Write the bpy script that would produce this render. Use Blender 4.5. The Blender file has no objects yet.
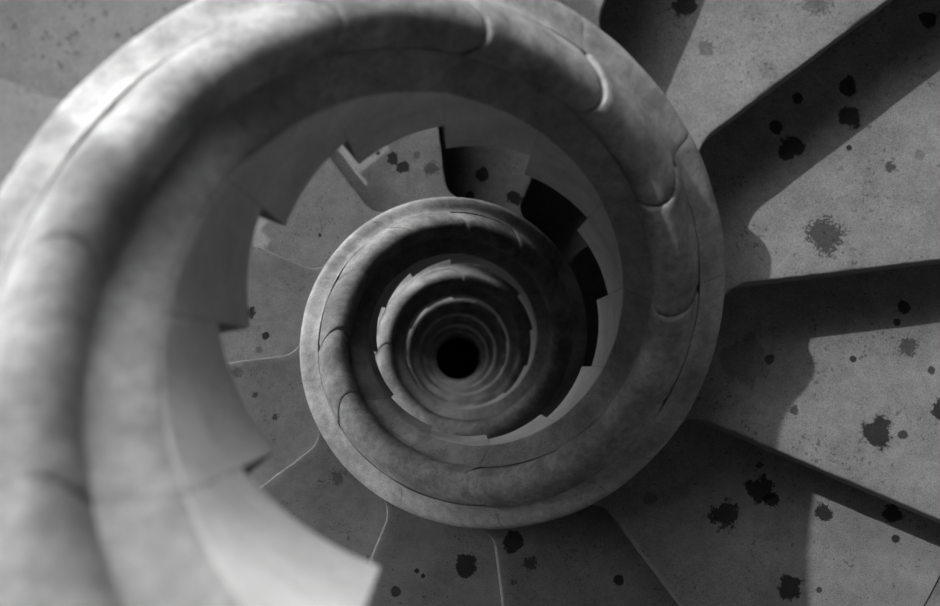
import bpy, math, random
from mathutils import Matrix, Vector, noise

# ---------------------------------------------------------------- layout
S = 0.34                       # metres per unit: inner radius of the open well
PITCH = 6.41                   # drop per full turn (in well radii): twelve steps
RISE = PITCH / 12
RING_T = 19.98                 # angle of the ring joints (degrees, clockwise seen from above)
TREAD_T = 23.09                # angle of the nosings
DEPTH = 60.0                   # from the top of the well down to the floor
R_IN, R_OUT, R_WALL = 1.0, 1.70, 4.25
RING_BASE = -1.109             # underside of a ring block below its upper corner
TREAD_TOP = -0.25              # tread height below the ring edge, at its nosing
K_FIRST, K_LAST = -9, 97      # steps, counted down from the one the numbering starts at
K_DETAIL = 20                  # finely cut steps end here

def P(r, tdeg, z):
    """point from radius, clockwise angle and height"""
    t = math.radians(tdeg)
    return Vector((r * math.cos(t) * S, -r * math.sin(t) * S, (z + DEPTH) * S))

col = bpy.context.scene.collection

def mesh_object(name, verts, faces, mat, parent=None, smooth=None, offset=None):
    me = bpy.data.meshes.new(name)
    if offset is not None:
        verts = [v - offset for v in verts]
    me.from_pydata([tuple(v) for v in verts], [], faces)
    me.validate(); me.update()
    if smooth is not None:
        me.polygons.foreach_set('use_smooth', [True] * len(me.polygons))
        me.set_sharp_from_angle(angle=math.radians(smooth))
    me.materials.append(mat)
    o = bpy.data.objects.new(name, me)
    col.objects.link(o)
    if parent is not None:
        o.parent = parent
    return o

# ---------------------------------------------------------------- materials
def stone(name, base, mottle=0.25, bump=0.25, scale=14.0, stains=(), speckle=0.5, rough=0.85, pits=0.0):
    """grey cut stone: broad mottling, fine grain, dark specks; stains = (point, radius, strength)"""
    m = bpy.data.materials.new(name); m.use_nodes = True
    nt = m.node_tree; N = nt.nodes; L = nt.links
    bsdf = N['Principled BSDF']
    bsdf.inputs['Roughness'].default_value = rough
    bsdf.inputs['Specular IOR Level'].default_value = 0.25
    geo = N.new('ShaderNodeNewGeometry')
    pos = geo.outputs['Position']
    def tex(sc, det=4.0, ro=0.6):
        n = N.new('ShaderNodeTexNoise'); n.inputs['Scale'].default_value = sc
        n.inputs['Detail'].default_value = det; n.inputs['Roughness'].default_value = ro
        L.new(pos, n.inputs['Vector']); return n
    def math_(op, a, b=None, c=None):
        n = N.new('ShaderNodeMath'); n.operation = op
        for i, v in enumerate((a, b, c)):
            if v is None: continue
            if isinstance(v, (int, float)): n.inputs[i].default_value = v
            else: L.new(v, n.inputs[i])
        return n.outputs[0]
    def ramp(x, a, b, lo, hi):
        n = N.new('ShaderNodeMapRange'); n.interpolation_type = 'SMOOTHSTEP'
        for i, v in enumerate((None, a, b, lo, hi)):
            if v is not None: n.inputs[i].default_value = v
        L.new(x, n.inputs[0]); return n.outputs[0]
    broad = tex(scale * 0.35, 5.0, 0.6).outputs['Fac']
    mid = tex(scale * 2.2, 5.0, 0.65).outputs['Fac']
    fine = tex(scale * 26, 3.0, 0.7).outputs['Fac']
    v = ramp(broad, 0.3, 0.7, 1.0 - mottle, 1.0 + mottle)
    v = math_('MULTIPLY', v, ramp(mid, 0.3, 0.7, 1.0 - mottle * 0.6, 1.0 + mottle * 0.6))
    v = math_('MULTIPLY', v, ramp(fine, 0.3, 0.7, 0.66, 1.34))
    # dark specks scattered in patches
    if speckle:
        sp = tex(scale * 7.0, 2.0, 0.5).outputs['Fac']
        patch = tex(scale * 0.8, 2.0, 0.5).outputs['Fac']
        th = ramp(patch, 0.35, 0.7, 0.75, 0.60)
        hit = ramp(math_('SUBTRACT', sp, th), 0.0, 0.03, 0.0, speckle)
        v = math_('MULTIPLY', v, math_('SUBTRACT', 1.0, hit))
    if stains:
        warp = N.new('ShaderNodeTexNoise'); warp.inputs['Scale'].default_value = 27.0
        warp.inputs['Detail'].default_value = 5.0; warp.inputs['Roughness'].default_value = 0.65
        L.new(pos, warp.inputs['Vector'])
        w1 = ramp(warp.outputs['Fac'], 0.25, 0.75, -1.0, 1.0)
        rag = tex(150.0, 3.0, 0.6).outputs['Fac']
        rg = ramp(rag, 0.35, 0.65, -1.0, 1.0)
        for (c, rad, strength) in stains:
            d = N.new('ShaderNodeVectorMath'); d.operation = 'DISTANCE'
            L.new(pos, d.inputs[0]); d.inputs[1].default_value = c
            ragged = 0.30 if strength in (0.5, 0.7, 0.8) else 0.06
            dd = math_('ADD', d.outputs['Value'], math_('MULTIPLY', w1, rad * (0.42 if strength > 0.85 and rad > 0.02 else 0.30)))
            dd = math_('ADD', dd, math_('MULTIPLY', rg, rad * ragged))
            k = ramp(dd, rad * 0.88, rad * 1.10, 0.88 * strength, 0.0)
            v = math_('MULTIPLY', v, math_('SUBTRACT', 1.0, k))
    v = math_('MULTIPLY', v, base)
    v = math_('MINIMUM', v, 0.9)
    cmb = N.new('ShaderNodeCombineColor')
    for i in range(3): L.new(v, cmb.inputs[i])
    L.new(cmb.outputs[0], bsdf.inputs['Base Color'])
    h = math_('ADD', math_('MULTIPLY', mid, 0.6), math_('MULTIPLY', fine, 0.35))
    b = N.new('ShaderNodeBump'); b.inputs['Strength'].default_value = bump
    b.inputs['Distance'].default_value = 0.008
    L.new(h, b.inputs['Height']); L.new(b.outputs[0], bsdf.inputs['Normal'])
    return m

# dark drips and worn patches on the visible treads: step -> (radius, angle into the step, size, strength)
STAINS = {
-2: [(2.421, 11.44, 0.078, 1), (2.282, 18.35, 0.052, 0.5), (3.01, 24.45, 0.091, 0.5), (2.467, 27.86, 0.058, 0.25)],
-1: [(2.768, 3.03, 0.042, 1), (2.52, 4.91, 0.049, 1), (2.538, 8.86, 0.084, 1), (3.126, 5.31, 0.064, 1), (3.009, 9.15, 0.077, 1), (3.868, 3.84, 0.064, 1), (2.528, 23.85, 0.119, 0.8), (3.118, 17.18, 0.035, 0.8), (3.35, 17.04, 0.042, 0.4), (2.903, 12.77, 0.021, 1)],
0: [(3.267, 5.25, 0.053, 1), (3.209, 7.11, 0.03, 1), (3.3, 10.5, 0.068, 0.7), (3.144, 22.27, 0.112, 1), (3.337, 21.76, 0.037, 0.9), (3.587, 17.44, 0.075, 1), (2.882, 12.66, 0.023, 1), (3.481, 13.04, 0.03, 0.9), (2.51, 22.35, 0.03, 0.8), (2.074, 15.1, 0.18, 0.35), (2.26, 14.42, 0.037, 0.9)],
1: [(2.675, 6.73, 0.104, 1), (2.79, 7.26, 0.064, 1), (2.544, 13.78, 0.112, 1), (3.192, 5.05, 0.072, 1), (3.298, 16.47, 0.095, 1), (3.709, 1.3, 0.072, 1), (3.814, 3.73, 0.032, 1), (3.49, 14.26, 0.024, 0.9), (2.586, 2.87, 0.024, 0.8), (1.994, 21.12, 0.056, 0.4)],
2: [(1.873, 25.09, 0.085, 1), (2.075, 22.43, 0.059, 0.8), (2.504, 6.29, 0.043, 1), (2.201, 26.91, 0.025, 0.5)],
3: [(2.138, 7.41, 0.1, 1), (2.463, 22.24, 0.045, 0.9), (2.238, 18.83, 0.023, 1), (2.271, 17.26, 0.023, 1)],
4: [(1.892, 18.29, 0.068, 0.5)],
5: [(2.151, 13.3, 0.031, 0.8), (2.27, 20.64, 0.031, 0.8), (2.391, 27.29, 0.062, 0.5)],
6: [(2.386, 12.7, 0.066, 1), (2.185, 6.62, 0.038, 1), (2.265, 2.76, 0.033, 0.5)],
7: [(2.057, 11.85, 0.023, 1)],
8: [(2.366, 15.05, 0.074, 1), (2.23, 17.04, 0.074, 1), (2.124, 26.0, 0.086, 0.7), (2.508, 11.77, 0.025, 1), (2.31, 22.2, 0.049, 0.5)],
9: [(2.124, 13.07, 0.09, 1), (1.923, 26.33, 0.09, 1), (1.827, 9.61, 0.064, 0.9)],
}

def tread_z(k):
    return TREAD_TOP - PITCH * (TREAD_T + 360 + 30 * k) / 360

M_TREAD = stone('tread_stone', 0.155, 0.16, 0.30, 14.0, (), 0.45)
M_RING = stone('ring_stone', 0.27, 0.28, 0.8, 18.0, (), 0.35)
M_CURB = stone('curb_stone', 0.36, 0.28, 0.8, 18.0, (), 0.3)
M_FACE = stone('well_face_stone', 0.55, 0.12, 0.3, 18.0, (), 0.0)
M_RAIL = stone('handrail_stone', 0.31, 0.34, 0.9, 22.0, (), 0.4)
M_WALL = stone('wall_stone', 0.10, 0.15, 0.3, 8.0, (), 0.2)
TREAD_MATS = {}
for k, L in STAINS.items():
    pts = [(tuple(P(r, TREAD_T + 30 * (k - 1) + a, tread_z(k))), rad * S, s) for r, a, rad, s in L]
    TREAD_MATS[k] = stone('stained_tread_stone', 0.155, 0.16, 0.30, 14.0, pts, 0.45)

# ---------------------------------------------------------------- one step
def fillet(r):
    """extra width of a tread where its riser runs into the ring (concave corner)"""
    rho = 0.24
    d = max(0.0, min(rho, r - R_OUT + 0.01))
    return rho - math.sqrt(max(0.0, rho * rho - (rho - d) ** 2))

def make_tread(k, fine, mat, parent, base):
    t1 = TREAD_T + 360 + 30 * k
    t0 = t1 - 30 + 0.02
    zt = tread_z(k)
    rnd = random.Random(100 + k)
    rs = ([1.7009, 1.71, 1.72, 1.75, 1.79, 1.84, 1.90] + [1.9 + 0.06 * i for i in range(1, 40)]) if fine else [1.706, 1.75, 1.82, 1.9, 2.4, 3.2, R_WALL]
    rs = [r for r in rs if r < R_WALL - 0.02] + [R_WALL]
    bev = 0.028
    # rows along the step: (where 0..1, inset from the nosing, drop)
    rows = [(i / 12, 0, 0) for i in range(12)] if fine else [(i / 8, 0, 0) for i in range(8)]
    rows += [(1, bev, 0), (1, bev * 0.45, 0.15 * bev), (1, bev * 0.15, 0.45 * bev), (1, 0, bev), (1, 0, RISE - 0.0015)]
    verts, faces = [], []
    wear = [rnd.uniform(-1, 1) for _ in rs]
    for j, (f, inset, drop) in enumerate(rows):
        for i, r in enumerate(rs):
            fl = fillet(r)
            a0 = t0 + math.degrees(fl / r)
            chip = 0.006 * noise.noise(Vector((r * 4.0, k * 3.1, 0))) + 0.004 * noise.noise(Vector((r * 17.0, k * 3.1, 5)))
            if r < 1.74 or not fine: chip = 0
            a1 = t1 + math.degrees((fl - inset + (chip if drop < RISE and inset < bev else 0)) / r)
            a = a0 + (a1 - a0) * f
            z = zt - drop - 0.0005
            if fine and drop == 0 and inset == 0 and r > 1.75 and 0 < f < 1:
                z += 0.004 * noise.noise(Vector((r * 2.0, a * 0.05, k * 1.7)))
            verts.append(P(r, a, z))
    n = len(rs)
    m = len(rows)
    for j in range(m - 1):
        for i in range(n - 1):
            faces.append((j * n + i, j * n + i + 1, (j + 1) * n + i + 1, (j + 1) * n + i))
    # underside (follows the same rows) and closing faces
    flat = [j for j in range(m) if rows[j][0] < 1]
    under = {}
    for j in flat:
        under[j] = len(verts)
        for i in range(n):
            v = verts[j * n + i]
            verts.append(Vector((v.x, v.y, (zt - RISE + 0.0015 + DEPTH) * S)))
    under[m - 1] = (m - 1) * n
    seq = flat + [m - 1]
    for j, j2 in zip(seq, seq[1:]):
        for i in range(n - 1):
            faces.append((under[j] + i, under[j2] + i, under[j2] + i + 1, under[j] + i + 1))
    for i in range(n - 1):
        faces.append((i + 1, i, under[0] + i, under[0] + i + 1))
    for side in (0, n - 1):
        for j, j2 in zip(flat, flat[1:]):
            f4 = (j * n + side, j2 * n + side, under[j2] + side, under[j] + side)
            faces.append(f4 if side == 0 else f4[::-1])
        j = flat[-1]
        f5 = tuple([under[j] + side, j * n + side] + [q * n + side for q in range(j + 1, m)])
        faces.append(f5 if side == 0 else f5[::-1])
    o = mesh_object('tread', verts, faces, mat, parent, 28, base)
    return o

JOINT_LEAN = 0.80
# cross-section of the ring: radius, height above the helix through the inner edge
CURB = [(1.700, -0.030), (1.695, -0.004), (1.680, 0.022), (1.650, 0.042), (1.610, 0.056), (1.570, 0.064), (1.535, 0.078), (1.508, 0.098), (1.493, 0.114), (1.493, -0.030)]
RAIL = [(1.488, 0.120), (1.470, 0.148), (1.442, 0.198), (1.408, 0.252), (1.368, 0.297), (1.322, 0.326), (1.278, 0.334), (1.240, 0.324), (1.208, 0.298), (1.186, 0.262), (1.173, 0.220), (1.168, 0.175)]
LEDGE = [(1.165, 0.158), (1.150, 0.136), (1.125, 0.115), (1.085, 0.082), (1.045, 0.045), (1.020, 0.016), (1.006, -0.008), (1.000, -0.030)]

def sweep(name, prof, bottom, k, fine, mat, parent, base, wob, rail=False, hub=-2, bed=None, face_mat=None):
    """closed solid: the profile swept along one step of the helix; bottom = two radii (outer, inner) of its flat underside"""
    t0 = RING_T + 360 + 30 * (k - 1)
    zb = RING_BASE - PITCH * t0 / 360
    if fine:
        fs = [0, 0.006, 0.02, 0.045, 0.08] + [0.08 + 0.84 * i / 14 for i in range(1, 14)] + [0.92, 0.955, 0.98, 0.994, 1]
    else:
        fs = [0, 0.02] + [0.02 + 0.96 * i / 6 for i in range(1, 6)] + [0.98, 1]
    pr = list(prof)
    n = len(pr) + 2
    verts, faces = [], []
    bed = bed or wob
    cx = sum(p[0] for p in pr) / len(pr); cy = sum(p[1] for p in pr) / len(pr)
    for f in fs:
        gap = 0.23 if rail else 0.055
        t = t0 + gap + (30 - 2 * gap) * f
        e = min(f, 1 - f)
        shrink = 0.003 * max(0.0, 1 - e / 0.022) ** 2 if fine else 0.0
        tilt, lift, shift = wob
        if rail and fine:
            shrink += 0.007 * max(0.0, 1 - e / 0.05) ** 2
        dh = tilt * (0.5 - f) + lift
        for i, (r, h) in enumerate(pr):
            rr, hh = r + (shift if h > -0.025 else 0), h + dh
            if rail:
                d = math.hypot(r - cx, h - 0.1) or 1
                rr -= shrink * (r - cx) / d; hh -= shrink * (h - 0.1) / d
            else:
                hh -= shrink
                if r < 1.03 or r > 1.66: rr += shrink * (0.5 if r < 1.03 else -0.5)
            if fine and h > -0.025:
                rr += 0.006 * noise.noise(Vector((t * 0.09, i * 0.25, 3.3)))
                hh += 0.010 * noise.noise(Vector((t * 0.11, i * 0.22, 9.1)))
            tt = t + math.degrees(JOINT_LEAN * max(0.0, hh) / rr)     # joints stand square to the slope of the rail
            verts.append(P(rr, tt, hh - PITCH * tt / 360))
        inner, outer = bottom[1], bottom[0]
        sh = shrink * 0.5
        dh = bed[0] * (0.5 - f) + bed[1]
        for rr in (inner + (sh if inner < 1.01 else 0), outer):
            if bottom[2] is None:
                verts.append(P(rr, t, zb))
            else:
                tt = t + math.degrees(JOINT_LEAN * max(0.0, bottom[2] + dh) / rr)
                verts.append(P(rr, tt, bottom[2] + dh - PITCH * tt / 360))
    m = len(fs)
    for j in range(m - 1):
        for i in range(n):
            i2 = (i + 1) % n
            faces.append((j * n + i, (j + 1) * n + i, (j + 1) * n + i2, j * n + i2))
    verts_r = [math.hypot(v.x, v.y) / S for v in verts]
    c = hub % n                      # both ends closed by the same fan of triangles
    for q in range(1, n - 1):
        i, i2 = (c + q) % n, (c + q + 1) % n
        faces.append((c, i, i2))
        faces.append(((m - 1) * n + c, (m - 1) * n + i2, (m - 1) * n + i))
    o = mesh_object(name, verts, faces, mat, parent, 38, base)
    if face_mat is not None:         # the upright face towards the open well gets a lighter stone tone
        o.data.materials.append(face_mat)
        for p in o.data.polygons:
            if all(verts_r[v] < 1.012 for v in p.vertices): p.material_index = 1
    return o

def make_step(k, label, group, fine=True):
    t_mid = TREAD_T + 360 + 30 * k - 15
    base = P(2.2, t_mid, tread_z(k) - RISE)
    e = bpy.data.objects.new('stone_step', None); col.objects.link(e)
    e.location = base; e.empty_display_size = 0.1
    e['label'] = label; e['category'] = 'step'; e['group'] = group
    rnd = random.Random(7 * k + 3)
    make_tread(k, fine, TREAD_MATS.get(k, M_TREAD), e, base)
    w = (0.0, 0.0, 0.0)
    # neighbouring rail blocks do not quite line up: one end of each stands a little proud
    if not fine: proud = 0.015
    elif k < -6: proud = -0.018
    else: proud = rnd.uniform(0.024, 0.040) * (-1.3 if k % 12 in (1, 2, 3, 4, 7) else 1)
    wr = (proud, rnd.uniform(-0.004, 0.008), rnd.uniform(-0.010, 0.010)) if fine else (proud, 0.0, 0.0)
    sweep('curb', CURB, (1.700, 1.493, None), k, fine, M_CURB, e, base, w, hub=-3)
    sweep('handrail', RAIL, (1.487, 1.168, -0.028), k, fine, M_RAIL, e, base, wr, True, bed=w)
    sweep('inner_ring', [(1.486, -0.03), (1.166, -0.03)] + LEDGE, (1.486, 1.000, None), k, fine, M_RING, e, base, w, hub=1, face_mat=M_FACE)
    return e

# ---------------------------------------------------------------- labels
CLOCK = ['twelve', 'one', 'two', 'three', 'four', 'five', 'six', 'seven', 'eight', 'nine', 'ten', 'eleven']
TURN = ['topmost', 'second', 'third', 'fourth', 'fifth', 'sixth', 'seventh', 'eighth', 'ninth', 'tenth']
SPECIAL = {
-6: 'blurred stone step at the left with the thick pale handrail nearest of all',
-5: 'stone step in the upper left corner, out of focus behind the pale curb',
-3: 'shadowed stone step at the top edge with a sliver of sunlit tread',
-2: 'stone step at the top with a sunlit wedge and faint mottled patches',
-1: 'stone step at the right with round black spots clustered in its broad shadow band',
0: 'stone step at the right with a big ragged blot nearest its lower nosing',
1: 'stone step at the lower right with big dark blots and a sunlit corner',
2: 'dark stone step at the bottom right with two blots close to the ring',
3: 'dark stone step at the bottom with one round spot beside the pale curved nosing',
4: 'shaded plain stone step at the lower left beneath the blurred ring',
5: 'stone step at the left with small specks, between two bright nosing lines',
6: 'light stone step at the left with one dark smudge beside the hanging ring corner',
7: 'plain pale stone step at upper left of the second ring',
8: 'stone step above the second ring with two oblong dark blots',
9: 'stone step above the second ring with one oval spot and shadow along its riser',
10: 'dark wedge of stone step right of the second ring, under the toothed rim',
11: 'nearly black stone step right of the second ring, mostly hidden by the rim',
}
def label_of(k):
    if k in SPECIAL: return SPECIAL[k]
    n = k + 11
    turn = TURN[min(9, (n - 1) // 12 if n > 0 else 0)]
    a = (TREAD_T + 30 * k - 15) % 360
    c = CLOCK[int(round((a + 90) / 30)) % 12]
    if k <= 0: return f"stone step of the topmost ring at its {c} o'clock side"
    return f"stone step of the {turn} ring down the well, at its {c} o'clock side"

GROUP = 'steps of the spiral staircase'
for k in range(K_FIRST, K_DETAIL + 1):
    make_step(k, label_of(k), GROUP, True)

def copy_step(src, k, turns):
    r = src.copy(); col.objects.link(r)
    r.location = src.location - Vector((0, 0, turns * PITCH * S))
    r['label'] = label_of(k)
    for ch in src.children:
        c = ch.copy(); col.objects.link(c); c.parent = r
    return r
protos = {}
for k in range(K_DETAIL + 1, K_LAST + 1):
    q = (k - K_DETAIL - 1) % 12
    if k <= K_DETAIL + 12:
        protos[q] = make_step(k, label_of(k), GROUP, False)
    else:
        copy_step(protos[q], k, (k - K_DETAIL - 1) // 12)

# ---------------------------------------------------------------- the tower
def tower_wall():
    """round wall with window openings that follow the stair, shaped to steer sun and skylight"""
    dt, dz = 3, 0.1335
    ncol = 120
    z_hi, z_lo = 3.2, -DEPTH
    nrow = int((z_hi - z_lo) / dz)
    def is_open(c, q):
        t = (c + 0.5) * dt
        z = z_hi - (q + 0.5) * dz
        for turn in range(-1, 11):
            tt = t + 360 * turn
            zt = TREAD_TOP - PITCH * tt / 360           # tread level there
            up = z - zt
            if WINDOW(tt, up): return True
        return False
    solid = [[not is_open(c, q) for q in range(nrow)] for c in range(ncol)]
    verts, idx, faces = [], {}, []
    def V(ri, c, q):
        key = (ri, c % ncol, q)
        if key not in idx:
            idx[key] = len(verts)
            verts.append(P(R_WALL + (0.02 if ri == 0 else 0.75), (c % ncol) * dt, z_hi - q * dz))
        return idx[key]
    for c in range(ncol):
        for q in range(nrow):
            if not solid[c][q]: continue
            faces.append((V(0, c, q), V(0, c + 1, q), V(0, c + 1, q + 1), V(0, c, q + 1)))
            faces.append((V(1, c, q), V(1, c, q + 1), V(1, c + 1, q + 1), V(1, c + 1, q)))
            if not solid[(c + 1) % ncol][q]: faces.append((V(0, c + 1, q), V(1, c + 1, q), V(1, c + 1, q + 1), V(0, c + 1, q + 1)))
            if not solid[c - 1][q]: faces.append((V(0, c, q), V(0, c, q + 1), V(1, c, q + 1), V(1, c, q)))
            if q == 0 or not solid[c][q - 1]: faces.append((V(0, c, q), V(1, c, q), V(1, c + 1, q), V(0, c + 1, q)))
            if q == nrow - 1 or not solid[c][q + 1]: faces.append((V(0, c, q + 1), V(0, c + 1, q + 1), V(1, c + 1, q + 1), V(1, c, q + 1)))
    o = mesh_object('wall_outer', verts, faces, M_WALL)
    o['kind'] = 'structure'

def WINDOW(t, up):
    if t < 300:      # tall opening beside the stair top, sill and head shaped to steer light
        return 160 < t < 300 and (2.2 if 226 < t < 242 else 0.8) < up < (3.2 if t < 214 else 5.3)
    a = t % 360
    if t > 2500: return False
    return 138 < a < 258 and 0.3 < up < (4.5 if a < 186 else 2.05 if a < 201 else 1.7)  # heads lowered to keep the sun off the lower treads
tower_wall()

def disc(name, z0, z1, mat):
    n = 48
    v = [P(R_WALL + 0.75, 360 * i / n, z0) for i in range(n)] + [P(R_WALL + 0.75, 360 * i / n, z1) for i in range(n)]
    f = [tuple(range(n)), tuple(range(2 * n - 1, n - 1, -1))] + [(i, n + i, n + (i + 1) % n, (i + 1) % n) for i in range(n)]
    o = mesh_object(name, v, f, mat); o['kind'] = 'structure'
disc('floor', -DEPTH, -DEPTH - 0.3, M_WALL)
disc('ceiling', 3.2, 3.7, M_WALL)  # out of view, added to stop sky light falling straight down the well

# ---------------------------------------------------------------- light
w = bpy.data.worlds.new('sky'); bpy.context.scene.world = w; w.use_nodes = True
wn = w.node_tree.nodes; wl = w.node_tree.links
bg = wn['Background']
SUN_T, SUN_E = 219.5, 40.3      # where the sun stands (clockwise angle) and how high
def heading(tdeg, edeg):
    t, e = math.radians(tdeg), math.radians(edeg)
    return Vector((math.cos(t) * math.cos(e), -math.sin(t) * math.cos(e), math.sin(e)))
# hazy sky: even grey, plus a glow set below the sun to reach lower turns
tc = wn.new('ShaderNodeTexCoord')
dot = wn.new('ShaderNodeVectorMath'); dot.operation = 'DOT_PRODUCT'
wl.new(tc.outputs['Generated'], dot.inputs[0]); dot.inputs[1].default_value = heading(225, 15)
mx = wn.new('ShaderNodeMath'); mx.operation = 'MAXIMUM'; mx.inputs[1].default_value = 0.0
wl.new(dot.outputs['Value'], mx.inputs[0])
pw = wn.new('ShaderNodeMath'); pw.operation = 'POWER'; pw.inputs[1].default_value = 7.0
wl.new(mx.outputs[0], pw.inputs[0])
ma = wn.new('ShaderNodeMath'); ma.operation = 'MULTIPLY_ADD'
ma.inputs[1].default_value = 22.0; ma.inputs[2].default_value = 0.04
wl.new(pw.outputs[0], ma.inputs[0])
bg.inputs['Color'].default_value = (1, 1, 1, 1)
# dark ground below the horizon
sep = wn.new('ShaderNodeSeparateXYZ'); wl.new(tc.outputs['Generated'], sep.inputs[0])
hz = wn.new('ShaderNodeMapRange'); hz.inputs['From Min'].default_value = -0.04; hz.inputs['From Max'].default_value = 0.04
hz.inputs['To Min'].default_value = 0.30; hz.inputs['To Max'].default_value = 1.0
wl.new(sep.outputs['Z'], hz.inputs['Value'])
mh = wn.new('ShaderNodeMath'); mh.operation = 'MULTIPLY'
wl.new(ma.outputs[0], mh.inputs[0]); wl.new(hz.outputs[0], mh.inputs[1])
wl.new(mh.outputs[0], bg.inputs['Strength'])

sun = bpy.data.lights.new('sun', 'SUN'); sun.energy = 3.4; sun.angle = math.radians(0.6)
so = bpy.data.objects.new('sun', sun); col.objects.link(so)
d = heading(SUN_T, SUN_E)
so.rotation_euler = d.to_track_quat('Z', 'Y').to_euler()
so.location = P(6, SUN_T, 4)

# ---------------------------------------------------------------- camera
cam = bpy.data.cameras.new('camera'); co = bpy.data.objects.new('camera', cam); col.objects.link(co)
a, b = 0.0679197, -0.0160235
Rm = Matrix.Rotation(a, 3, 'X') @ Matrix.Rotation(b, 3, 'Y')
mw = Rm.to_4x4()
mw.translation = Vector((-0.115216 * S, -0.331684 * S, (-0.249553 + DEPTH) * S))
co.matrix_world = mw
cam.sensor_width = 36.0; cam.lens = 914.0 / 940.0 * 36.0
cam.clip_start = 0.02; cam.clip_end = 100
cam.dof.use_dof = True; cam.dof.focus_distance = 2.75; cam.dof.aperture_fstop = 0.035 / 0.0165
sc = bpy.context.scene
sc.camera = co
sc.view_settings.view_transform = 'Standard'; sc.view_settings.look = 'None'
sc.view_settings.gamma = 1.0; sc.view_settings.use_curve_mapping = False
sc.view_settings.exposure = 0.0
sc.cycles.use_denoising = True
sc.cycles.max_bounces = 8; sc.cycles.diffuse_bounces = 5
